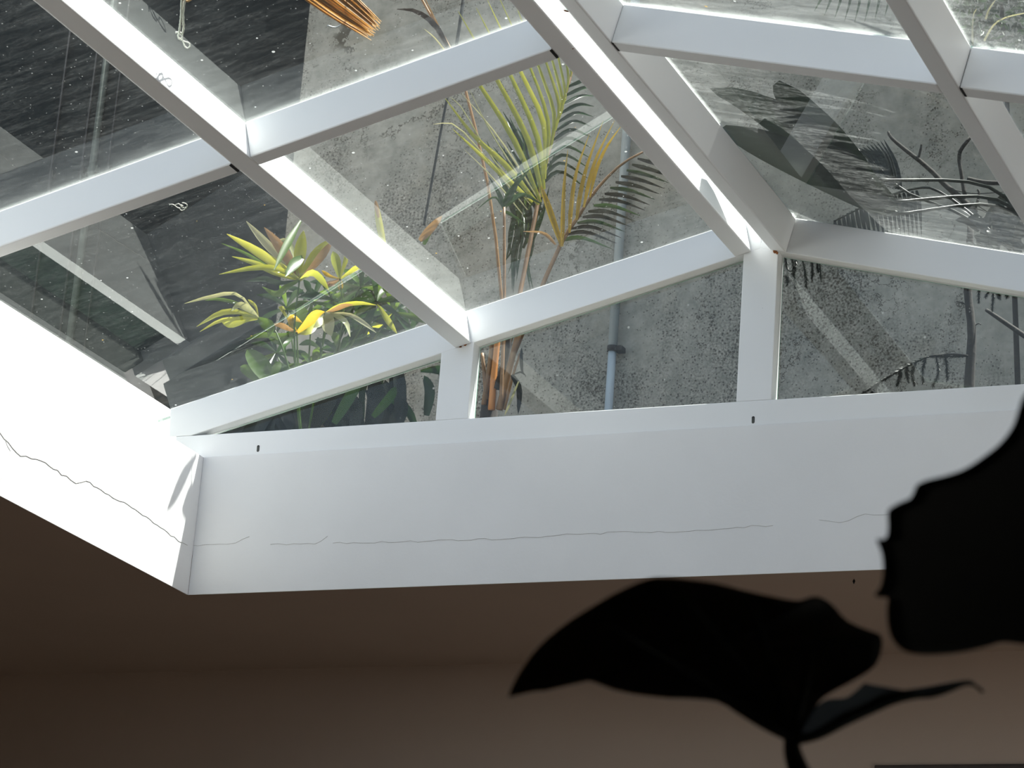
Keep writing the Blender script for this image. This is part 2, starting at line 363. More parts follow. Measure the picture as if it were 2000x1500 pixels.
# ------------------------------------------------------------------ skylight frame (window_1)
sk = empty('window_1', (P2, 0, ZC)); sk['kind'] = 'structure'
def member(name, prof_pts0, prof_pts1, bev=.003):
    mm = MB(); n = len(prof_pts0)
    mm.poly(list(prof_pts0)+list(prof_pts1), [tuple(range(n))[::-1], tuple(range(n, 2*n))] + [(i, (i+1) % n, n+(i+1) % n, n+i) for i in range(n)])
    return mm.build(name, M['paint'], sk, bevel=bev)
FD = .05                                        # depth of the gable frame
Lb = lambda x: S*(x-X0)                         # underside of the left slope
mm = MB(); mm.box((-.105, 0, ZC), (XO+.105, FD, 0)); sill = mm.build('gable_sill', M['paint'], sk, bevel=.002)
for side in (0, 1):
    mx_ = (lambda x: x) if side == 0 else (lambda x: 2*P2-x)
    pr = [(-.135, .094-.005), (-.128, .0005), (X0+.012, .0005), (P2, Lb(P2)), (P2, Lb(P2)+TV)]
    member('gable_rail', [(mx_(x), 0, z) for x, z in pr], [(mx_(x), FD, z) for x, z in pr], .002)
    xs = mx_(P1)
    lo = lambda x: Lb(mx_(x))
    member('gable_post', [(xs-.05, 0.0004, 0), (xs+.05, 0.0004, 0), (xs+.05, 0.0004, lo(xs+.05)+.02), (xs-.05, 0.0004, lo(xs-.05)+.02)],
           [(xs-.05, FD, 0), (xs+.05, FD, 0), (xs+.05, FD, lo(xs+.05)+.02), (xs-.05, FD, lo(xs-.05)+.02)], .002)
    P_ = Lp if side == 0 else Rp
    for nm, xa, xb in (('purlin', P1-.0066, P1+.043), ('ridge_beam', P2-.0745, P2-.0265)):
        ua, ub = uX(xa), uX(xb)
        e = .0004
        member(nm, [P_(ua, -e, -.0005), P_(ub, -e, -.0005), P_(ub, TN-.001, -.0005), P_(ua, TN-.001, -.0005)],
               [P_(ua, -e, YN), P_(ub, -e, YN), P_(ub, TN-.001, YN), P_(ua, TN-.001, YN)], .004)
    for k in range(1, NBAY+1):
        y = -D*k
        for xa, xb in ((-.13, P1-.0066), (P1+.043, P2-.0745)):
            ua, ub = uX(xa), uX(xb); ub -= .0012 if xa < 0 else 0
            member('rafter', [P_(ua, 0, y), P_(ub, 0, y), P_(ub, TN-.001, y), P_(ua, TN-.001, y)],
                   [P_(ua, 0, y+.05), P_(ub, 0, y+.05), P_(ub, TN-.001, y+.05), P_(ua, TN-.001, y+.05)], .004)
            # unsealed hollow end of the tube beside the purlin / ridge beam
            mm = MB(); v1 = -.0008
            pa = [P_(ub-.006, v1, y+.002), P_(ub-.0005, v1, y+.002), P_(ub-.0005, v1, y+.045), P_(ub-.006, v1, y+.045)]
            pb = [P_(ub-.006, .004, y+.002), P_(ub-.0005, .004, y+.002), P_(ub-.0005, .004, y+.045), P_(ub-.006, .004, y+.045)]
            mm.hexa(pa+pb); mm.build('open_tube_end', M['black'], sk, label='black open tube end')
        mm = MB(); xe = mx_(-.10); mm.box((min(xe, mx_(-.03)), y+.002, ZC-.001), (max(xe, mx_(-.03)), y+.048, .004)); mm.build('packer', M['paint'], sk)
mm = MB(); mm.box((P2-.05, .0003, 0), (P2+.05, FD, Lb(P2-.05)+.03)); mm.build('gable_post', M['paint'], sk, bevel=.002)
# near gable end closes the frame out of view
mm = MB(); mm.poly([(-.1, YN, ZC), (XO+.1, YN, ZC), (XO+.1, YN, .05), (P2, YN, Lb(P2)), (-.1, YN, .05)] + [(-.1, YN-.03, ZC), (XO+.1, YN-.03, ZC), (XO+.1, YN-.03, .05), (P2, YN-.03, Lb(P2)), (-.1, YN-.03, .05)],
        [(4, 3, 2, 1, 0), (5, 6, 7, 8, 9)] + [(i, (i+1) % 5, 5+(i+1) % 5, 5+i) for i in range(5)]); mm.build('near_end_panel', M['paint'], sk)

def pane(corners, nrm, mats, edges, name='pane'):
    """corners a(lowX,y0) b(highX,y0) c(highX,y1) d(lowX,y1); du/dv hold the distance to the framed edges"""
    a, b, c_, d_ = [Vector(p) for p in corners]; th = .008; vs = []; du = []; dv = []
    lx = (b-a).length; ly = (d_-a).length
    for layer in (0, 1):
        for j in range(3):
            for i in range(3):
                p = a.lerp(b, i/2).lerp(d_.lerp(c_, i/2), j/2) + nrm*th*layer
                vs.append(p)
                du.append(min(abs(j/2*ly - edges[0]), abs(ly-j/2*ly-edges[1])) if j != 1 else ly/2)
                if i == 0: dv.append(max(0, -edges[2]) if edges[2] < 0 else edges[2])
                elif i == 2: dv.append(edges[3])
                else: dv.append(lx/2)
    f = []; mi = []
    for j in range(2):
        for i in range(2):
            q = [j*3+i, j*3+i+1, j*3+i+4, j*3+i+3]
            f.append(q[::-1]); mi.append(0); f.append([9+k for k in q]); mi.append(1)
    ring = [0, 1, 2, 5, 8, 7, 6, 3]
    for k in range(8):
        p, q = ring[k], ring[(k+1) % 8]; f.append([p, q, 9+q, 9+p]); mi.append(2)
    me = bpy.data.meshes.new(name); me.from_pydata([tuple(v) for v in vs], [], f)
    for p, k in zip(me.polygons, mi): p.material_index = k
    for nm, arr in (('du', du), ('dv', dv)):
        at_ = me.attributes.new(nm, 'FLOAT', 'POINT'); at_.data.foreach_set('value', arr)
    # make the lower face point down and the upper up
    o = link(name, me, mats, sk)
    if (Vector(me.polygons[1].normal)).dot(nrm) < 0: me.flip_normals()
    return o
nL = Vector((-sa, 0, ca)); nR = Vector((sa, 0, ca))
for side in (0, 1):
    P_ = Lp if side == 0 else Rp; nn = nL if side == 0 else nR
    mats = [M['glass_clean'], M['dust_left'] if side == 0 else M['dust_right'], M['glass_edge']]
    xp = P1+.018
    for k in range(NBAY):
        y1 = .06 if k == 0 else -D*k+.0235; y0 = -D*(k+1)+.0265
        e1 = .06 if k == 0 else .0235
        for xa, xb, ea, eb in ((-.208-(-TN*sa), xp-.0015, .35, .025), (xp+.0015, P2-.004-(-TN*sa)*0, .025, .06)):
            ua, ub = uX(xa), uX(xb)
            if xb > P1+.1: ub = (P2-.002-X0+TN*sa)/ca
            pane([P_(ua, TN, y0), P_(ub, TN, y0), P_(ub, TN, y1), P_(ua, TN, y1)], nn, mats, (.0235, e1, ea, eb))
# gable panes (back of the frame)
def gpane(pts):
    th = .006; n = len(pts); y = FD-.014
    vs = [(x, y, z) for x, z in pts] + [(x, y+th, z) for x, z in pts]
    f = [list(range(n)), list(range(n, 2*n))[::-1]] + [[i, n+i, n+(i+1) % n, (i+1) % n] for i in range(n)]
    me = bpy.data.meshes.new('pane'); me.from_pydata(vs, [], f)
    for i, p in enumerate(me.polygons): p.material_index = 0 if i == 0 else (1 if i == 1 else 2)
    for nm in ('du', 'dv'):
        a_ = me.attributes.new(nm, 'FLOAT', 'POINT'); a_.data.foreach_set('value', [.3]*2*n)
    if me.polygons[0].normal.y > 0: me.flip_normals()
    return link('pane', me, [M['glass_clean'], M['dust_gable'], M['glass_edge']], sk)
e = .004
for mx_ in ((lambda x: x), (lambda x: 2*P2-x)):
    gpane([(mx_(X0+.03), .002), (mx_(P1-.05-e), .002), (mx_(P1-.05-e), Lb(P1-.05)-.004)])
    gpane([(mx_(P1+.05+e), .002), (mx_(P2-.05-e), .002), (mx_(P2-.05-e), Lb(P2-.05)-.004), (mx_(P1+.05+e), Lb(P1+.05)-.004)])
# slotted weep holes in the sill
def slot(px, py):
    c0 = at(px, py, -.0006); mm = MB(); pts = []
    for k in range(16):
        a = k*2*math.pi/16; pts.append((c0.x+.0042*math.cos(a), c0.z+.0042*math.sin(a)+(.006 if math.sin(a) > 0 else -.006)))
    mm.prism(pts, lambda p, t: (p[0], t, p[1]), -.0006, .004); mm.build('weep_slot', M['step'], sk, label='small slotted weep hole in the sill')
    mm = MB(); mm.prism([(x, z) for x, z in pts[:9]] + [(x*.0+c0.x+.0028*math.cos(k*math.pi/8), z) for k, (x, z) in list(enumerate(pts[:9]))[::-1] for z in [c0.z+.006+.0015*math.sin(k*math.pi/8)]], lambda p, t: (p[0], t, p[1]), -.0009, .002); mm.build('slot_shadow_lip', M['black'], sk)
slot(504, 876); slot(1471, 820)
def rust(px, py, P, n, r, flat=.4):
    c0 = onplane(px, py, Vector(P), Vector(n)); n = Vector(n).normalized(); t = n.orthogonal().normalized(); b = n.cross(t); mm = MB()
    ring = [c0 + (t*math.cos(a*math.pi/5) + b*math.sin(a*math.pi/5))*r*rnd.uniform(.6, 1.2) - n*.0002 for a in range(10)]
    mm.poly(ring + [c0 + n*.0012], [(i, (i+1) % 10, 10) for i in range(10)]); mm.build('rust_spot', M['rust'], sk, label='orange rust spot', fix=False)
rust(908, 673, (0, -.001, 0), (0, -1, 0), .006); rust(899, 677, (0, -.001, 0), (0, -1, 0), .004); rust(1514, 491, (0, -.001, 0), (0, -1, 0), .006); rust(1518, 494, (0, -.001, 0), (0, -1, 0), .005)
rust(1107, 22, Rp(uX(P2-.0745), 0, 0), (-sa, 0, -ca), .007); rust(1119, 95, Lp(uX(P2-.0265), 0, 0), (sa, 0, -ca), .004)

# ------------------------------------------------------------------ outdoors shell
YW = 1.8
m = MB(); m.box((-.83, YW, -.6), (5.5, YW+.2, 4.2)); m.build('wall_outer_garden', M['concrete'], kind='structure')
m = MB(); m.box((-6, 2.7, -.6), (-.7, 2.9, 4.6)); m.build('wall_outer_slate', M['slate'], kind='structure')
m = MB(); m.box((5.6, -9, -.6), (5.8, 3, 3.2)); m.build('wall_sky_block', M['concrete'], kind='structure')  # unseen wall added to block low sky light from the ridge beam
m = MB(); m.box((-.9, YW+.2, -.6), (-.7, 2.7, 4.2)); m.build('wall_outer_return', M['slate'], kind='structure')
m = MB()
for a, b in (((-6, YF+.2, -.62), (5.6, 2.9, -.5)), ((-6, -9, -.62), (-2.6, YF+.2, -.5)), ): m.box(a, b)
m.build('ground', M['deck'], kind='structure')
m = MB(); m.box((-.6, .27, -.36), (4.2, 1.55, -.25)); m.build('planter_soil', M['soil'], kind='structure')

m = MB(); m.box((XR+.2, -9, -4.1), (12, 3, -4.0)); m.build('ground_yard', M['yard'], kind='structure')
# pale drain pipe on the garden wall
pp = at(1195, 700, YW-.03); dp = empty('drain_pipe', (pp.x, YW-.03, -.5)); tag(dp, 'thin pale blue-grey drain pipe running up the stained concrete wall', 'pipe')
mm = MB(); mm.tube([(pp.x, YW-.03, -.5), (pp.x, YW-.03, pp.z+.05)], .0145, 14); mm.build('lower_pipe', M['pipe'], dp)
mm = MB(); mm.tube([(pp.x, YW-.03, pp.z+.03), (pp.x, YW-.03, 4.1)], .0165, 14); mm.build('upper_pipe', M['pipe'], dp)
mm = MB(); mm.tube([(pp.x, YW-.03, pp.z+.025), (pp.x, YW-.03, pp.z+.045)], .0195, 14); mm.box((pp.x+.012, YW-.04, pp.z+.026), (pp.x+.038, YW-.001, pp.z+.044)); mm.build('bracket', M['bark'], dp, label='dark pipe clamp')

for i, (pa, pb, wpx, mt, lab, nm) in enumerate((((132, 60), (104, 270), 7, 'slatepipe', 'black vertical pipe on the slate wall, first from the left edge', 'wall_pipe'), ((185, 95), (155, 330), 7, 'slatepipe', 'black vertical pipe on the slate wall beside the dull green conduit', 'wall_pipe'),
        ((200, 110), (178, 340), 19, 'conduit', 'broad dull green conduit strip on the dark slate wall', 'conduit'), ((231, 130), (207, 320), 5, 'slatepipe', 'thin black vertical pipe on the slate wall to the right of the conduit', 'wall_pipe'))):
    a = at(pa[0], pa[1], 2.66); b = at(pb[0], pb[1], 2.66); x = (a.x+b.x)/2; r = wpx*.00085
    mm = MB(); mm.tube([(x, 2.68, -.5), (x, 2.68, 4.5)], r, 10)
    for z in (1.2, 2.2, 3.2): mm.box((x-r*1.5, 2.68, z), (x+r*1.5, 2.7, z+.03))
    tag(mm.build(nm, M[mt], None), lab, 'pipe')

# ------------------------------------------------------------------ plants
TOCAM = Vector((.35, -.85, -.35)).normalized()
def nrm_hint(t=0): 
    a = rnd.uniform(-t, t); b = rnd.uniform(-t, t); return (TOCAM + Vector((a, 0, b))).normalized()
def leafblade(parent, pts, wpx, mt, Y, name='leaf', dY=0, n=9, tilt=.35, prof=None, fold=.16, label=None):
    """pts: pixels from base to tip; dY: how far the tip leans towards or away from the glass"""
    m_ = len(pts); q = [at(p[0], p[1], Y + dY*(i/(m_-1))**1.3) for i, p in enumerate(pts)]
    q = curve(q, n); mm = MB(); mm.blade(q, wpx*.00152, nrm_hint(tilt), fold, prof)
    return mm.build(name, M[mt], parent, fix=False, label=label)
broad = lambda u: (math.sin(math.pi*min(1, .1+.9*u))**.55)
palmp = lambda u: min(1, .28+1.5*u)*(1-max(0, (u-.58)/.42)**1.7*.93)
longp = lambda u: min(1, .45+2.2*u)*(1-u**2.2*.93)

# --- lady palm
bp = at(590, 800, .62); lp = empty('lady_palm', (bp.x, .62, -.26)); tag(lp, 'lady palm with bright yellow-green fan leaves behind the lower left roof pane', 'plant')
def fan(parent, cxy, Y, blades, stem=None, stemw=4, stemmat='leaf_dark'):
    fr = None
    pts = [at(*p, Y) for p in ([cxy] + (stem or [(cxy[0]-4, cxy[1]+60), (590, 800)]))]
    fr_m = MB(); fr_m.tube(curve(pts[::-1], 10), [.0034]*6 + [.0026]*4, 6)
    fr = fr_m.build('frond', M['leaf_green' if stemmat == 'leaf_dark' else stemmat], parent)
    for b in blades:
        pts_, w_, mt = b[:3]; dY = b[3] if len(b) > 3 else 0
        leafblade(fr, pts_, w_, mt, Y, 'leaf', dY, 9, .3, palmp)
    return fr
c1 = (585, 548)
fan(lp, c1, .10, [
    ([c1, (560, 530), (500, 490), (443, 457)], 19, 'leaf_yellow', -.05), ([c1, (548, 505), (515, 470), (481, 432)], 17, 'leaf_pale', .06),
    ([c1, (568, 515), (545, 480), (516, 444)], 22, 'leaf_brown', -.03), ([c1, (576, 500), (560, 470), (528, 475)], 10, 'leaf_pale', .1),
    ([c1, (584, 515), (588, 480), (593, 450)], 24, 'leaf_yellow', .0), ([c1, (605, 518), (628, 490), (650, 466)], 27, 'leaf_yellow', .05),
    ([c1, (612, 520), (634, 492), (648, 472)], 16, 'leaf_brown', .03),
    ([c1, (548, 527), (500, 523), (428, 536)], 12, 'leaf_yellow', -.12), ([c1, (540, 535), (500, 515), (453, 501)], 12, 'leaf_yellow', -.02),
    ([c1, (530, 525), (480, 495), (432, 475)], 7, 'leaf_green', .1), ([c1, (610, 532), (632, 548), (643, 568)], 17, 'leaf_yellow', -.08),
    ([c1, (560, 560), (540, 575), (512, 560)], 14, 'leaf_green', -.1), ([c1, (545, 553), (515, 545), (480, 550)], 12, 'leaf_dark', -.1)],
    [(575, 640), (580, 760), (590, 860)])
for a_, b_, w_ in (((.20, .07, .69), (.20, -.06, .48), .024), ((.20, .11, .59), (.195, .02, .49), .034)):
    mm = MB(); A_, B_ = Vector(a_), Vector(b_); mm.blade(curve([A_, (A_+B_)/2+Vector((0, .004, .012)), B_], 8), w_, TOCAM, .16, palmp); mm.build('leaf', M['leaf_green'], lp, fix=False)
c2 = (505, 622)
fan(lp, c2, .14, [
    ([c2, (470, 610), (430, 612), (384, 638)], 12, 'leaf_yellow', -.1), ([c2, (470, 622), (430, 626), (390, 648)], 8, 'leaf_yellow', -.1), ([c2, (480, 622), (450, 632), (434, 630)], 19, 'leaf_yellow', -.05),
    ([c2, (490, 606), (468, 596), (452, 607)], 15, 'leaf_pale', -.05), ([c2, (465, 575), (410, 580), (360, 593)], 8, 'leaf_pale', -.1), ([c2, (500, 600), (490, 590), (484, 585)], 7, 'leaf_yellow', 0),
    ([c2, (515, 630), (530, 640), (525, 660)], 24, 'leaf_green', -.1), ([c2, (470, 596), (430, 585), (400, 587)], 8, 'leaf_green', .1)], [(540, 650), (575, 760), (588, 860)])
c3 = (580, 650)
fan(lp, c3, .22, [
    ([c3, (582, 632), (588, 615), (593, 597)], 26, 'leaf_green', .03), ([c3, (600, 632), (618, 614), (634, 609)], 20, 'leaf_gold', -.06), ([c3, (560, 640), (548, 634), (531, 634)], 13, 'leaf_brown', -.1),
    ([c3, (545, 655), (510, 654), (480, 663)], 12, 'leaf_green', -.12), ([c3, (560, 660), (545, 668), (520, 655)], 15, 'leaf_green', -.05), ([c3, (570, 632), (572, 620), (590, 630)], 16, 'leaf_gold', 0),
    ([c3, (600, 648), (612, 636), (622, 625)], 18, 'leaf_yellow', .1), ([c3, (562, 668), (556, 680), (560, 690)], 12, 'leaf_green', -.1), ([c3, (548, 600), (555, 608), (545, 602)], 9, 'leaf_yellow', 0)], [(582, 720), (588, 860)])
c4 = (634, 612)
fan(lp, c4, .24, [([c4, (640, 622), (645, 640), (648, 656)], 30, 'leaf_pale', -.04), ([c4, (655, 604), (672, 597), (690, 595)], 10, 'leaf_brown', -.05), ([c4, (655, 616), (676, 630), (684, 658)], 11, 'leaf_pale', -.1),
    ([c4, (680, 614), (712, 632), (735, 650)], 9, 'leaf_pale', -.1), ([c4, (625, 620), (622, 632), (612, 640)], 16, 'leaf_pale', -.05), ([c4, (660, 598), (700, 592), (735, 596)], 9, 'leaf_yellow', 0)], [(632, 660), (600, 860)])
c5 = (664, 545)
fan(lp, c5, .60, [([c5, (660, 525), (655, 505), (650, 491)], 20, 'leaf_yellow', .02), ([c5, (672, 520), (676, 505), (672, 492)], 10, 'leaf_yellow', 0), ([c5, (666, 555), (664, 562), (662, 566)], 12, 'leaf_gold', 0),
    ([c5, (645, 540), (635, 534), (628, 528)], 9, 'leaf_gold', -.05), ([c5, (685, 530), (700, 522), (712, 530)], 12, 'leaf_yellow', 0), ([c5, (652, 552), (640, 556), (655, 558)], 12, 'leaf_brown', 0)], [(668, 640), (610, 860)])
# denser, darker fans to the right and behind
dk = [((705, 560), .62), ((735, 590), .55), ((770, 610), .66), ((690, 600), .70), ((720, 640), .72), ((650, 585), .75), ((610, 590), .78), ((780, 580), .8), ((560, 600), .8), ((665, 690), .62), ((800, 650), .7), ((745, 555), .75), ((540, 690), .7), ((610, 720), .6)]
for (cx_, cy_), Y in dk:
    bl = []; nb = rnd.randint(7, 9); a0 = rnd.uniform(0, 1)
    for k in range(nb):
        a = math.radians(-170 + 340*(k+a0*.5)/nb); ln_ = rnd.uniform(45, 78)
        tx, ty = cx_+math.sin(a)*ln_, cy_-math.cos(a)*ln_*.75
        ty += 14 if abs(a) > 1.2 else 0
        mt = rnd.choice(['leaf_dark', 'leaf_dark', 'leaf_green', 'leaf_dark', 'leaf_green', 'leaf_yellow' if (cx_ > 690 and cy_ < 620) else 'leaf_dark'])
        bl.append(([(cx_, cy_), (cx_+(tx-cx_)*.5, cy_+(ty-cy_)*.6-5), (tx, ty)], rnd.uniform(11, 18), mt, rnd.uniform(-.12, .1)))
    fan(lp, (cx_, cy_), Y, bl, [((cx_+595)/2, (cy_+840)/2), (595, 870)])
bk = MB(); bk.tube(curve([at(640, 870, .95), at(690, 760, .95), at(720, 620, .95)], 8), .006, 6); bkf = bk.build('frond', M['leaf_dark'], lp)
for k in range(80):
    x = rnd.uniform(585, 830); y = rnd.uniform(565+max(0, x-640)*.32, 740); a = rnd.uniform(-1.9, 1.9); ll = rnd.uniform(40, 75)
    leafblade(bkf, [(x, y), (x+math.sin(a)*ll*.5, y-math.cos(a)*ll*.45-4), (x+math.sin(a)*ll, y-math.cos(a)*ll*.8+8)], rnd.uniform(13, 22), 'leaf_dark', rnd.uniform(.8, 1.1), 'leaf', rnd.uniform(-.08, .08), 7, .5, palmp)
# single narrow leaves right of the purlin and the broad striped ones at the bottom
for pts, w_, mt, Y in (([(752, 490), (742, 440), (734, 392)], 15, 'leaf_yellow', .5), ([(740, 425), (736, 405), (733, 391)], 9, 'leaf_brown', .49), ([(820, 470), (840, 448), (864, 421)], 17, 'leaf_brown', .55), ([(828, 478), (836, 458), (850, 440)], 12, 'leaf_green', .56)):
    leafblade(lp, pts, w_, mt, Y, 'leaf', 0, 8, .3, broad)
for pts, w_ in (([(525, 742), (508, 715), (482, 682)], 40, ), ([(505, 742), (488, 726), (469, 716)], 24), ([(533, 735), (540, 718), (548, 708)], 17), ([(520, 745), (512, 722), (500, 700)], 30)):
    leafblade(lp, pts, w_, 'leaf_green', .30, 'leaf', .02, 9, .25, broad)
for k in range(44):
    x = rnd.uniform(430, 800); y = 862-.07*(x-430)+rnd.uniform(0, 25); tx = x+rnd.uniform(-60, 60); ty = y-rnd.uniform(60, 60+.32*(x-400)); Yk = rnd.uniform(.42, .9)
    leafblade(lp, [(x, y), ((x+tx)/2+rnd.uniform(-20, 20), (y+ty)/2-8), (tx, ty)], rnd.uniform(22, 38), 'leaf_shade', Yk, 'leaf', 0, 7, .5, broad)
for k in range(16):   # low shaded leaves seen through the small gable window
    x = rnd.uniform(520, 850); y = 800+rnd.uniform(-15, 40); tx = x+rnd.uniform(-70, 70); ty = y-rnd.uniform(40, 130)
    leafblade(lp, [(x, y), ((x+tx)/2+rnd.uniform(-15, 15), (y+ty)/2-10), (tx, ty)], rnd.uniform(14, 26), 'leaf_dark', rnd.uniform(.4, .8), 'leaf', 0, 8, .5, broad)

# --- areca palm
ba = at(965, 815, .55); ap = empty('areca_palm', (ba.x, .55, -.26)); tag(ap, 'areca palm with brown stalks and arching yellow-lit fronds behind the middle roof pane', 'plant')
YA = .55
mm = MB(); mm.tube(curve([at(960, 950, YA), at(955, 860, YA), at(955, 800, YA), at(965, 745, YA)], 8), [.034, .034, .033, .031, .028, .025, .021, .016], 12); mm.build('stem_base', M['fibre'], ap, label='dark fibrous stem base')
for pts, w_, mt in (([(960, 800), (966, 720), (975, 640)], 15, 'cane_orange'), ([(975, 800), (1000, 700), (1016, 640)], 15, 'cane'), ([(945, 790), (958, 700), (962, 650)], 11, 'cane'), ([(950, 780), (945, 720), (942, 690)], 9, 'cane'), ([(985, 800), (1003, 730), (1016, 690)], 6, 'cane'), ([(970, 760), (990, 690), (995, 650)], 14, 'fibre')):
    mm = MB(); q = curve([at(*p, YA-.03) for p in pts], 7); mm.tube(q, [w_*.00076*(1-.25*i/6) for i in range(7)], 7); mm.build('stalk', M[mt], ap)
leafblade(ap, [(1000, 732), (1014, 760), (1012, 810)], 12, 'leaf_shade', YA-.05, 'dry_sheath', 0, 8, .4, broad)
leafblade(ap, [(1005, 731), (1018, 727), (1028, 735)], 4, 'leaf_shade', YA-.05, 'dry_sheath', 0, 6, .4, broad)
leafblade(ap, [(1020, 728), (1018, 700), (1019, 678)], 7, 'leaf_shade', YA-.05, 'dry_sheath', 0, 6, .4, broad)
leafblade(ap, [(1013, 745), (995, 790), (985, 812)], 5, 'leaf_pale', YA-.06, 'dry_sheath', 0, 6, .4, broad)
def rachis(name, pts, w0, w1, mt, Y, dY=0):
    q = curve([at(p[0], p[1], Y+dY*i/(len(pts)-1)) for i, p in enumerate(pts)], 14); mm = MB()
    mm.tube(q, [(w0+(w1-w0)*i/13)*.00076 for i in range(14)], 7); return mm.build(name, M[mt], ap)
# frond arching up behind the ridge
fB = rachis('frond', [(990, 690), (1013, 585), (1040, 450), (1063, 335), (1090, 230), (1112, 160), (1135, 60), (1150, -60)], 11, 4, 'cane', YA, .25)
for pts, w_ in (([(1040, 395), (960, 322), (884, 252)], 12), ([(1052, 400), (985, 320), (925, 265), (868, 190)], 13), ([(1056, 395), (1005, 275), (938, 168), (905, 120)], 13), ([(1060, 385), (1032, 275), (971, 156), (895, 22)], 14), ([(1063, 370), (1050, 270), (997, 147), (930, 15)], 13), ([(1064, 350), (1063, 245), (1017, 140), (952, 0)], 13), ([(1068, 320), (1070, 235), (1036, 133), (968, -20)], 9), ([(1076, 290), (1082, 222), (1051, 128), (995, -25)], 9), ([(1085, 255), (1092, 205), (1067, 123), (1015, -30)], 8), ([(1092, 232), (1098, 195), (1079, 119), (1040, -20)], 8), ([(1100, 205), (1104, 180), (1091, 115), (1065, 0)], 7), ([(1107, 180), (1110, 150), (1103, 108), (1085, 20)], 6), ([(1115, 150), (1116, 120), (1112, 90), (1108, 40)], 6)):
    leafblade(fB, pts, w_, 'leaf_yellow', YA+.05, 'leaflet', .0, 10, .2, longp, .12)
for pts, w_ in (([(1030, 410), (950, 310), (890, 245), (846, 243)], 5), ([(1036, 400), (955, 300), (905, 215), (878, 188)], 4), ([(1050, 400), (960, 260), (915, 170)], 4), ([(1052, 390), (975, 270), (900, 180)], 5), ([(1022, 420), (960, 345), (905, 290)], 4)):
    leafblade(fB, pts, w_, 'leaf_pale', YA+.06, 'leaflet', 0, 8, .2, longp)
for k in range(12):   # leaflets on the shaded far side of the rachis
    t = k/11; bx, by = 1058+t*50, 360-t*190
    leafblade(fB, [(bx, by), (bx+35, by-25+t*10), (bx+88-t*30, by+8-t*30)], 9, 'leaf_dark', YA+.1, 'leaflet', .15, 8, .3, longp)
# frond leaning right with golden sunlit tips
fC = rachis('frond', [(1000, 700), (1088, 492), (1130, 422), (1165, 370), (1215, 320), (1270, 290)], 10, 4, 'cane', YA, .1)
for pts, w_ in (([(1098, 480), (1099, 430), (1102, 360), (1109, 292)], 10), ([(1112, 455), (1116, 400), (1126, 335), (1151, 262)], 10), ([(1126, 430), (1133, 380), (1147, 322), (1178, 236)], 10), ([(1140, 405), (1152, 350), (1167, 303), (1200, 236)], 9), ([(1152, 385), (1165, 330), (1186, 285), (1214, 245)], 8)):
    leafblade(fC, pts, w_, 'leaf_gold', YA, 'leaflet', .02, 10, .15, longp, .1)
leafblade(fC, [(1098, 482), (1080, 430), (1068, 395), (1056, 362)], 13, 'leaf_gold', YA, 'leaflet', 0, 10, .15, broad, .1)
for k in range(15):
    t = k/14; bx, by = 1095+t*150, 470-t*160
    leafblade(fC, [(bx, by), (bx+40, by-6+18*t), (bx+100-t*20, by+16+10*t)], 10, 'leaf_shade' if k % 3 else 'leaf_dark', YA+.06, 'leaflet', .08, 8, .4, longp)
# middle tuft of green leaflets and the thin left stalk
fD = rachis('frond', [(978, 800), (982, 700), (985, 590), (985, 480), (985, 405)], 9, 5, 'cane', YA-.08)
for pts, w_ in (([(985, 410), (975, 380), (955, 345)], 11), ([(985, 412), (1000, 420), (1030, 440)], 8), ([(982, 405), (965, 385), (930, 410)], 5), ([(986, 405), (1020, 380), (1060, 400)], 12), ([(985, 400), (1000, 370), (1035, 330)], 14), ([(986, 398), (1008, 360), (1020, 310)], 12)):
    leafblade(fD, pts, w_, 'leaf_dark', YA-.04, 'leaflet', 0, 8, .3, longp)
fE = rachis('frond', [(975, 800), (1000, 640), (1030, 500), (1045, 420)], 7, 4, 'leaf_green', YA+.12)
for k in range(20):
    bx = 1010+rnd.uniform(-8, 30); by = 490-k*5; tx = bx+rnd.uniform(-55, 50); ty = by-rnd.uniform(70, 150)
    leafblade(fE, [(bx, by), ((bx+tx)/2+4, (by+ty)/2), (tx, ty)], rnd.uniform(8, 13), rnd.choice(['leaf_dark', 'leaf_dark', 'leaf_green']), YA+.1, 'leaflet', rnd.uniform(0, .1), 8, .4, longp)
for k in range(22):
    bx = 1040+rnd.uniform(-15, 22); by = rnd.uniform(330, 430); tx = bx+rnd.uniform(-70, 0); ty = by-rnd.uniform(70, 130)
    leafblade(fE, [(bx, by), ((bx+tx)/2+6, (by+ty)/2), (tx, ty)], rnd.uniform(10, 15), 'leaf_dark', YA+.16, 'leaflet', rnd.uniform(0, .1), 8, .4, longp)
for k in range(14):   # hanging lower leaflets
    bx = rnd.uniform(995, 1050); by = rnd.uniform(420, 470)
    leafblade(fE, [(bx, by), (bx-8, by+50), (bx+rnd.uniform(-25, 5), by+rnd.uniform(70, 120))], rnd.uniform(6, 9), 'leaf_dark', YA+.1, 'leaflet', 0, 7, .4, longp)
leafblade(fE, [(1085, 478), (1062, 456), (1022, 452)], 8, 'leaf_brown', YA-.05, 'leaflet', -.03, 8, .3, longp)
# brown withering tips seen in the pane above
fF = rachis('frond', [(990, 700), (960, 400), (905, 160), (878, 92), (830, 10), (800, -50)], 7, 5, 'leaf_brown', YA+.2)
leafblade(fF, [(890, 120), (862, 65), (824, -15)], 9, 'leaf_brown', YA+.18, 'leaflet', 0, 8, .3, longp)
leafblade(fF, [(882, 108), (850, 50), (812, 22), (775, 18)], 14, 'fibre', YA+.16, 'leaflet', 0, 8, .3, longp)
leafblade(fF, [(876, 108), (850, 75), (828, 56)], 4, 'leaf_pale', YA+.15, 'leaflet', 0, 7, .3, longp)

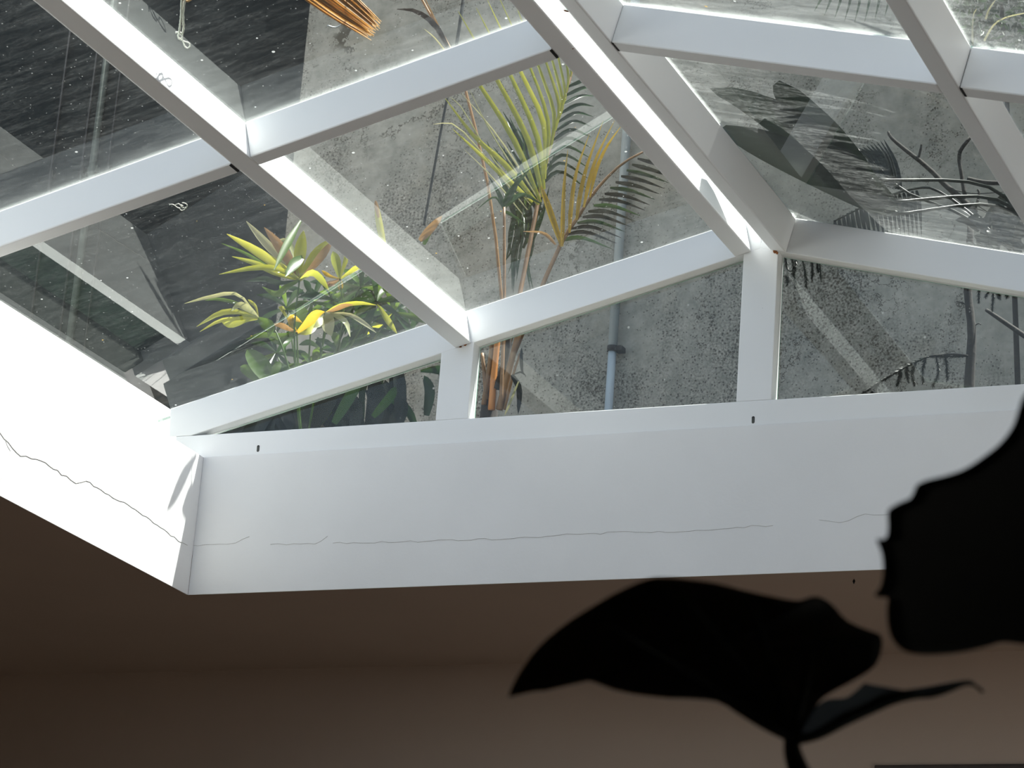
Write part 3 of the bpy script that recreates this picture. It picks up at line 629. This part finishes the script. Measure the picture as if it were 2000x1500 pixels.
# --- norfolk pine
tp = at(1893, 760, 1.15); npn = empty('norfolk_pine', (tp.x, 1.15, -.26)); tag(npn, 'young norfolk pine with dark trunk behind the right gable window', 'tree')
YP = 1.15
q = curve([at(1892, 900, YP), at(1893, 755, YP), at(1898, 650, YP), at(1890, 560, YP), at(1896, 440, YP)], 24); mm = MB()
mm.tube(q, [(.018-.008*i/23)*rnd.uniform(.94, 1.08) for i in range(24)], 10); mm.build('trunk', M['bark'], npn)
def twig(parent, a, b, Y, nl=10, n=38, r=.0022):
    pa, pb = at(*a, Y), at(*b, Y); mid = (pa+pb)/2 + Vector((rnd.uniform(-.01, .01), rnd.uniform(-.02, .02), rnd.uniform(-.004, .004)))
    q = curve([pa, mid, pb], n); mm = MB(); mm.tube(q[::4]+[q[-1]], r, 5)
    for i in range(2, n):
        t = (q[i]-q[i-1]).normalized(); L_ = nl*.0015*(1 if i < n-5 else .7)
        for k in range(6):
            ang = rnd.uniform(0, 6.28); o1 = t.orthogonal().normalized(); o2 = t.cross(o1); d = (o1*math.cos(ang)+o2*math.sin(ang))*.75 + t*.75
            w_ = t.cross(d).normalized()*.0014
            mm.poly([q[i]-w_, q[i]+w_, q[i]+d.normalized()*L_], [(0, 1, 2)])
    mm.build('twig', M['leaf_shade'], parent, fix=False)
def branch(pts, w0, w1, Y, twigs=(), needles=True):
    q = curve([at(*p, Y) for p in pts], 12); mm = MB(); mm.tube(q, [(w0+(w1-w0)*i/11)*.00076 for i in range(12)], 6)
    br = mm.build('branch', M['bark'], npn)
    for a, b in twigs: twig(br, a, b, Y)
    return br
b1 = branch([(1890, 695), (1860, 692), (1815, 696), (1780, 712), (1735, 735), (1690, 765)], 4, 2.4, YP-.02,
    [((1890, 696), (1815, 696)), ((1815, 696), (1750, 728)), ((1750, 728), (1685, 768)), ((1846, 694), (1850, 742)), ((1828, 695), (1822, 755)), ((1808, 700), (1803, 748)), ((1790, 708), (1786, 752)), ((1772, 716), (1775, 745)), ((1758, 722), (1752, 752)), ((1720, 742), (1705, 768))])
b2 = branch([(1893, 500), (1780, 470), (1660, 470), (1560, 488), (1520, 500)], 5, 2.5, YP-.05,
    [((1533, 497), (1538, 556)), ((1545, 494), (1553, 562)), ((1563, 490), (1575, 560)), ((1578, 486), (1586, 545)), ((1590, 483), (1604, 546)), ((1552, 490), (1546, 540)), ((1600, 480), (1598, 530))])
b3 = branch([(1895, 560), (1930, 540), (1965, 545), (2010, 560)], 5, 3, YP-.03, [((1935, 542), (1938, 606)), ((1925, 545), (1912, 590)), ((1948, 545), (1952, 582)), ((1962, 548), (1966, 580)), ((1940, 542), (1925, 580))])
branch([(1926, 605), (1960, 628), (2010, 662)], 8, 12, YP+.1)
branch([(1896, 600), (1880, 592), (1868, 588)], 3, 2, YP); branch([(1899, 640), (1910, 632), (1916, 634)], 3, 2, YP)
# bare upper branches seen through the right roof pane
branch([(1905, 415), (1880, 390), (1850, 365), (1810, 325), (1765, 290), (1740, 268), (1735, 257)], 15, 6, YP-.06)
branch([(1885, 385), (1878, 340), (1874, 300), (1895, 268)], 10, 8, YP-.06)
branch([(1890, 350), (1920, 356), (1960, 358)], 11, 9, YP-.04)
branch([(1793, 312), (1798, 292), (1800, 282)], 6, 5, YP-.06); branch([(1905, 440), (1940, 418), (1985, 402)], 12, 9, YP-.04)
branch([(1905, 410), (1912, 380), (1910, 370)], 6, 5, YP-.06)
for p in ([(1900, 395), (1940, 420), (2000, 440)], [(1850, 368), (1900, 378), (1960, 375)], [(1870, 400), (1920, 412), (1960, 440)]): branch(p, 2.2, 1.6, YP-.05)

# --- dark feather palm behind the right roof panes
bd = at(2110, 700, .75); fp = empty('feather_palm', (bd.x, .75, -.26)); tag(fp, 'dark silhouetted feather palm behind the hazy right roof pane', 'plant')
YD = .75
mm = MB(); mm.tube(curve([(bd.x, .75, -.26), at(2075, 640, YD), at(2045, 560, YD), at(1998, 485, YD)], 10), [.05-.003*i for i in range(10)], 10); mm.build('stem_base', M['fibre'], fp)
def feather(spine, leaflets, Y, dY=0, w0=7, name='frond', mt='leaf_shade', off=None, parent=None):
    q = curve([at(p[0], p[1], Y+dY*i/(len(spine)-1)) for i, p in enumerate(spine)], 14)
    if off: q = [p+off for p in q]
    mm = MB(); mm.tube(q, [w0*.00076*(1-.6*i/13) for i in range(14)], 6); fr = mm.build(name, M[mt], parent or fp)
    for pts, w_ in leaflets: leafblade(fr, pts, w_, mt, Y+dY*.5, 'leaflet', 0, 7, .3, longp)
    return fr
# frond 1: wedge shaped with hanging comb of leaflets
L1 = []
for k in range(20):
    t = k/19; bx, by = 1790-160*t, 372+58*t-10*math.sin(3.14*t)
    L1.append(([(bx, by), (bx+6, by+35), (bx+10+4*t, by+72*(1-.55*t)+18)], 10))
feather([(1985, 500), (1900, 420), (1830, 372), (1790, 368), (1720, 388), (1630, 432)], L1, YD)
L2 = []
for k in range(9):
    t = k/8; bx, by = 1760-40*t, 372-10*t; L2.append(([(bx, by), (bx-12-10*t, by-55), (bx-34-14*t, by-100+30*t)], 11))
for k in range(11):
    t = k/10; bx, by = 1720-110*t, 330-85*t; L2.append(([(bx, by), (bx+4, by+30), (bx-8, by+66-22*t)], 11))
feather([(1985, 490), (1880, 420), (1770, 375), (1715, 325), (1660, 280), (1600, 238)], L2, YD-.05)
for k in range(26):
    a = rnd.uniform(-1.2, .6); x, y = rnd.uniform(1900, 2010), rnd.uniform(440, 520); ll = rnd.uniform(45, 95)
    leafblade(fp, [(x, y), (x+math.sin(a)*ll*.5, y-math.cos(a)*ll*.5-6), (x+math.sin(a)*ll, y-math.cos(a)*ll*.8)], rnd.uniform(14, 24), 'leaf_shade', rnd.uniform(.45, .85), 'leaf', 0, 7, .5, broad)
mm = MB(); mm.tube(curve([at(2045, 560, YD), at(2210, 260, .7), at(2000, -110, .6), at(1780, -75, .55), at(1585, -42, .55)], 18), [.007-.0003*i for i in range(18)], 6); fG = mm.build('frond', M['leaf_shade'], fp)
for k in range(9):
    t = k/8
    leafblade(fG, [(1600+150*t, -45), (1600+150*t+6, -10), (1590+158*t, 22+22*math.sin(3.1*t))], 8, 'leaf_dark', .55, 'leaf', 0, 7, .3, longp)

def stalk_to(b, lift=.25, r=.005):
    a = at(2045, 560, YD); m_ = (a+b)/2 + Vector((.12, -.05, lift)); mm = MB(); mm.tube(curve([a, m_, b], 12), r, 6); mm.build('stalk', M['leaf_shade'], fp)
# --- paddle leaves hanging close above the right slope
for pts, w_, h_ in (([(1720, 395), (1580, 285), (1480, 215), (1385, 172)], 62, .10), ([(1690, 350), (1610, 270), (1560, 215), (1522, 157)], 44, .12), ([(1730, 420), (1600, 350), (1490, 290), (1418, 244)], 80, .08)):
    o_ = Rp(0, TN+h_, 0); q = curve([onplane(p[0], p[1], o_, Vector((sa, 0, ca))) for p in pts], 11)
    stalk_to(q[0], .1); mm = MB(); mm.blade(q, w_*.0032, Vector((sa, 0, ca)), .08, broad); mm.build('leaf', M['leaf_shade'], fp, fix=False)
q = curve([Vector((1.745, .02, z)) + SUN*1.5 for z in (-.12, .1, .3, .52)], 9); stalk_to(q[0], .35); mm = MB(); mm.blade(q, .10, Vector((-.3, -1, 0)), .1, broad); mm.build('leaf', M['leaf_shade'], fp, fix=False)  # unseen leaf added far up the sun line to shade the centre post
# fronds arching high over the right slope, known here only by the shade they throw on the dusty glass
def over(px, py, t): return onplane(px, py, Rp(0, TN, 0), Vector((sa, 0, ca))) + SUN*t
def overfrond(spine, t, ll, side, n=16, wl=.035):
    q = curve([over(p[0], p[1], t) for p in spine], 16); mm = MB(); mm.tube(q, [.007-.0003*i for i in range(16)], 6); fr = mm.build('frond', M['leaf_shade'], fp); stalk_to(q[0], .2, .007)
    for k in range(n):
        u = 1+13*k/n; i = int(u); p = q[i].lerp(q[i+1], u-i); tg = (q[i+1]-q[i]).normalized(); sd = tg.cross(SUN).normalized()
        for sg in side:
            L_ = ll*(1-.5*abs(k/n-.4)); mm = MB()
            mm.blade([p, p+(sd*sg+tg*.5)*L_*.5, p+(sd*sg+tg*.8)*L_*.85-SUN*.03, p+(sd*sg+tg*1.0)*L_-SUN*.08], wl, SUN, .1, longp); mm.build('leaflet', M['leaf_shade'], fr, fix=False)
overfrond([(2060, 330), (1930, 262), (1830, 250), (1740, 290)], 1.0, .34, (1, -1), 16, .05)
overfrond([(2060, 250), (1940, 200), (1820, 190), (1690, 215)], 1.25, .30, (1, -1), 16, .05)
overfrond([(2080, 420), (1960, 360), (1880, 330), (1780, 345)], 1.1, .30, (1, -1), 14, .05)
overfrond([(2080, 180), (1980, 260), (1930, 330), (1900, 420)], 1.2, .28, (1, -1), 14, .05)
# --- leafy shrub with dry grass blades at the top right
bs = at(1960, 60, 1.5); sh = empty('leafy_shrub', (bs.x, 1.5, -.5)); tag(sh, 'fine-leaved green shrub with dry arching stems at the top right pane', 'plant')
mm = MB(); mm.tube(curve([(bs.x+.1, 1.55, -.5), (bs.x+.06, 1.52, .6), at(1960, 60, 1.5), at(1940, -60, 1.5)], 12), [.012-.0007*i for i in range(12)], 7); mm.build('stem', M['bark'], sh)
fol = MB()
for k in range(1500):
    x, y = rnd.uniform(1835, 2060), rnd.uniform(-90, 125); Y = rnd.uniform(1.32, 1.7); a = rnd.uniform(0, 6.28); ll = rnd.uniform(10, 20)
    p0 = at(x, y, Y); p1 = at(x+math.cos(a)*ll, y+math.sin(a)*ll, Y+rnd.uniform(-.02, .02)); fol.blade([p0, (p0+p1)/2, p1], rnd.uniform(4, 8)*.0015, nrm_hint(.6), .15, lambda u: (.5, 1, .05)[int(u*2+.01)])
fol.build('foliage', M['leaf_dark'], sh, kind='stuff', fix=False)
for pts in ([(1900, 88), (1899, 60), (1901, 30), (1907, 18)], [(1925, 38), (1932, 18), (1948, -5)], [(1922, 80), (1940, 50), (1965, 34), (2010, 24)]):
    leafblade(sh, pts, 5, 'leaf_pale', 1.3, 'dry_stem', 0, 10, .2, lambda u: 1-.6*u)

# --- black rope hanging behind the middle panes
rp = MB(); q = curve([Vector((-.2, 1.7, 4.2))] + [at(925, -150, 1.3), at(905, 0, 1.2), at(885, 130, 1.2), at(868, 220, 1.2), at(848, 330, 1.2), at(828, 440, 1.2)], 40)
rp.tube(q, [.0065 if i < 22 else .0048 for i in range(40)], 8); mm = rp
tag(mm.build('rope', M['rope']), 'black rope hanging aslant in front of the grey wall', 'rope')

# ------------------------------------------------------------------ things lying on the glass
gp = Lp(0, TN+.008, 0)
def ong(px, py, h=.002):
    return onplane(px, py, gp, nL) + nL*h
cd = empty('cord', ong(352, 60)); tag(cd, 'looped white cord with a knot lying on the upper left pane', 'cord')
def cordtube(pts, r, name, parent, h=.003):
    q = curve([ong(*p, h=h) for p in pts], 26); mm = MB(); mm.tube(q, [r*(1+.18*math.sin(i*2.4)) for i in range(26)], 8); return mm.build(name, M['cord'], parent)
cordtube([(357, -40), (355, 0), (354, 30), (352, 50), (350, 66)], .0026, 'strand', cd)
cordtube([(364, -40), (361, 0), (358, 30), (359, 55), (356, 68), (351, 69)], .0026, 'strand', cd)
cordtube([(343, 67), (350, 67), (348, 73), (351, 80), (356, 76), (355, 69), (349, 66)], .0020, 'knot', cd, .005)
cordtube([(352, 79), (360, 83), (369, 86), (371, 92), (366, 96), (361, 92), (358, 84), (355, 72)], .0016, 'loop', cd)
mm = MB(); q = [ong(366+8*math.cos(k*.63), -2+7*math.sin(k*.63), .004) for k in range(11)]; mm.tube(q, .003, 8); mm.build('ring', M['straw'], cd, label='tan ring')
c2_ = empty('cord', ong(350, 403)); tag(c2_, 'short curled scrap of white cord lying on the lower left pane', 'cord')
for pts in ([(331, 402), (336, 401), (341, 403), (346, 407), (352, 409)], [(343, 402), (349, 400), (353, 404), (358, 408), (363, 407)], [(356, 398), (361, 399), (366, 403), (362, 410), (355, 413), (350, 409)], [(352, 402), (357, 404), (356, 409)]):
    cordtube(pts, .0013, 'strand', c2_)
# tied bundle of dry straw
sb = empty('straw_bundle', ong(700, 20)); tag(sb, 'tied bundle of dry tan straw lying on the upper middle pane', 'straw')
st = MB()
for k in range(75):
    u = rnd.uniform(-1, 1); hh = rnd.uniform(.003, .007)*(1-u*u*.4); e = rnd.uniform(0, 1)
    ox, oy = u*17, -u*23
    a = (585+ox*1.3, -48+oy*1.3); b = (668+ox*1.15, 14+oy*1.15); t_ = (738-abs(u)*18*e-10*e+ox*.75, 66-abs(u)*14*e-8*e+oy*.8)
    q = curve([ong(*a, h=hh), ong(*b, h=hh), ong(*t_, h=hh*.6)], 6); st.tube(q, [.0020, .0020, .0018, .0016, .0013, .0006], 4)
st.build('straw', M['straw_thin'], sb, kind='stuff')
mm = MB(); q = curve([ong(696, -30, .012), ong(697, 0, .045), ong(692, 30, .04), ong(678, 48, .015), ong(658, 55, .003), ong(640, 52, .003)], 22); mm.tube(q, .0016, 6); mm.build('wire_tie', M['wire'], sb, label='grey wire tie')
# ------------------------------------------------------------------ little hook on the ceiling
hk = onplane(1668, 1130, Vector((0, 0, ZT)), Vector((0, 0, 1))); mm = MB()
mm.poly([hk+Vector(v) for v in ((0, 0, 0), (.004, 0, -.007), (0, .004, -.007), (-.004, 0, -.007), (0, -.004, -.007), (0, 0, -.016))], [(0, 1, 2), (0, 2, 3), (0, 3, 4), (0, 4, 1), (5, 2, 1), (5, 3, 2), (5, 4, 3), (5, 1, 4)])
tag(mm.build('hook', M['black']), 'tiny black ceiling hook just below the white upstand', 'hook')

# ------------------------------------------------------------------ foreground plant
fb = atd(1600, 1600, 2.02); pl = empty('elephant_ear_plant', (fb.x, fb.y, ZF)); tag(pl, 'large-leaved potted plant, its dark leaves in blurred silhouette at lower right', 'plant')
def sheet(name, outline, base, dist, cup, tiltx, tilty, n=90, wav=.006, rib=.004):
    pts = [Vector((p[0], p[1], 0)) for p in outline]; q = curve(pts, n); rings = [0.02, .12, .25, .4, .55, .7, .83, .93, 1.0]; vs = []; b = Vector((base[0], base[1], 0))
    for r_ in rings:
        for i, p in enumerate(q):
            s_ = b.lerp(p, r_); dx, dy = s_.x-base[0], s_.y-base[1]
            ll = (p-b).length/500
            d = dist + cup*((s_-b).length/500)**1.6 + tiltx*dx/700 + tilty*dy/400 + wav*math.sin(i*.42)*r_**3 - rib*abs(math.sin(i*.35))*r_
            vs.append(atd(s_.x, s_.y, d))
    fs = []
    for j in range(len(rings)-1):
        for i in range(n-1): fs.append((j*n+i, j*n+i+1, (j+1)*n+i+1, (j+1)*n+i))
    mm = MB(); mm.poly(vs, fs, 0, True); o = mm.build(name, M['leaf_black'], pl, fix=False)
    so_ = o.modifiers.new('thick', 'SOLIDIFY'); so_.thickness = .0016; return o
leaf1 = sheet('leaf', [(1548, 1452), (1500, 1430), (1450, 1400), (1405, 1371), (1350, 1364), (1300, 1361), (1210, 1348), (1135, 1322), (1075, 1323), (1035, 1333), (1005, 1348), (993, 1362), (1001, 1338), (1020, 1305), (1050, 1265), (1095, 1225), (1160, 1182), (1215, 1152), (1265, 1131), (1300, 1128), (1345, 1132), (1400, 1139), (1450, 1152), (1500, 1163), (1555, 1173), (1585, 1168), (1605, 1168), (1625, 1180), (1655, 1212), (1690, 1228), (1716, 1238), (1723, 1250), (1721, 1275), (1708, 1302), (1670, 1328), (1625, 1352), (1603, 1368), (1590, 1388), (1568, 1425), (1560, 1452)], (1420, 1262), 2.0, .05, .10, -.06)
vn = MB()
for tx, ty in ((1180, 1215), (1330, 1150), (1470, 1175), (1600, 1195)):
    q = curve([atd(1549, 1442, 1.992), atd((1549+tx)/2+6, (1442+ty)/2, 1.97), atd(tx, ty, 1.96+.1*(tx-1549)/700)], 8); vn.tube(q, [.003-.0003*i for i in range(8)], 5)
vn.build('vein', M['leaf_black'], leaf1)
near = [(1550, 1448), (1600, 1432), (1650, 1404), (1700, 1380), (1745, 1360), (1785, 1352), (1820, 1350), (1855, 1340), (1885, 1334), (1905, 1340), (1920, 1352)]
farp = [(1566, 1440), (1592, 1385), (1618, 1366), (1655, 1364), (1680, 1345), (1692, 1335), (1706, 1346), (1745, 1350), (1790, 1344), (1840, 1338), (1880, 1328), (1905, 1334), (1920, 1351)][:11]
low = [(1552, 1457), (1602, 1444), (1652, 1419), (1702, 1396), (1748, 1376), (1788, 1366), (1822, 1363), (1857, 1352), (1886, 1340), (1906, 1342), (1921, 1353)]
farp = [(1552, 1438), (1584, 1392), (1612, 1367), (1652, 1362), (1676, 1345), (1691, 1334), (1712, 1352), (1790, 1344), (1884, 1328), (1905, 1335), (1920, 1351)]
near_c, far_c, low_c = [curve([Vector((*p, 0)) for p in a], 40) for a in (near, farp, low)]
vs = []
for k, (arr, dd) in enumerate(((low_c, .015), (near_c, 0), (near_c, .03), (far_c, .14))):
    for i, p in enumerate(arr):
        p2 = p if k != 2 else near_c[i].lerp(far_c[i], .3)
        vs.append(atd(p2.x, p2.y, 1.985+dd*(min(1, i/6))))
fs = [(j*40+i, j*40+i+1, (j+1)*40+i+1, (j+1)*40+i) for j in range(3) for i in range(39)]
mm = MB(); mm.poly(vs, fs, 0, True); o = mm.build('leaf_lobe', M['leaf_black'], leaf1, fix=False); so_ = o.modifiers.new('thick', 'SOLIDIFY'); so_.thickness = .0014
leaf2 = sheet('leaf', [(2330, 1180), (2250, 1260), (2120, 1275), (2040, 1264), (1985, 1257), (1955, 1255), (1925, 1264), (1880, 1274), (1830, 1279), (1785, 1277), (1762, 1268), (1745, 1248), (1737, 1222), (1735, 1190), (1737, 1170), (1727, 1167), (1714, 1166), (1712, 1160), (1722, 1148), (1727, 1125), (1727, 1100), (1724, 1080), (1717, 1062), (1715, 1054), (1723, 1054), (1734, 1050), (1737, 1030), (1736, 1005), (1740, 995), (1760, 983), (1780, 974), (1788, 960), (1793, 949), (1810, 940), (1850, 930), (1885, 918), (1920, 896), (1955, 868), (1980, 835), (1992, 800), (2005, 770), (2060, 720), (2160, 740), (2260, 860), (2330, 1020), (2335, 1150)], (2200, 1120), 1.9, -.05, .05, .03, 130, .0, 0)
mm = MB(); q = curve([atd(1545, 1436, 2.0), atd(1548, 1468, 2.0), atd(1558, 1500, 2.0), atd(1571, 1532, 2.0), atd(1584, 1564, 2.0)], 14); q += [q[-1].lerp(Vector((fb.x, fb.y, ZF+.3)), k/10) for k in range(1, 11)]; mm.tube(q, [.0052+.0004*i for i in range(24)], 10); mm.build('stem', M['leaf_black'], pl)
mm = MB(); q = curve([atd(2200, 1120, 1.9), atd(2215, 1300, 1.92), atd(2180, 1500, 1.95), atd(2110, 1700, 1.97)], 14); q += [q[-1].lerp(Vector((fb.x+.03, fb.y, ZF+.3)), k/10) for k in range(1, 11)]; mm.tube(q, [.0048+.0004*i for i in range(24)], 10); mm.build('stem', M['leaf_black'], pl)
mm = MB(); mm.tube([(fb.x, fb.y, ZF), (fb.x, fb.y, ZF+.02), (fb.x, fb.y, ZF+.30), (fb.x, fb.y, ZF+.34)], [.13, .14, .18, .19], 24); mm.build('pot', M['pot'], pl)
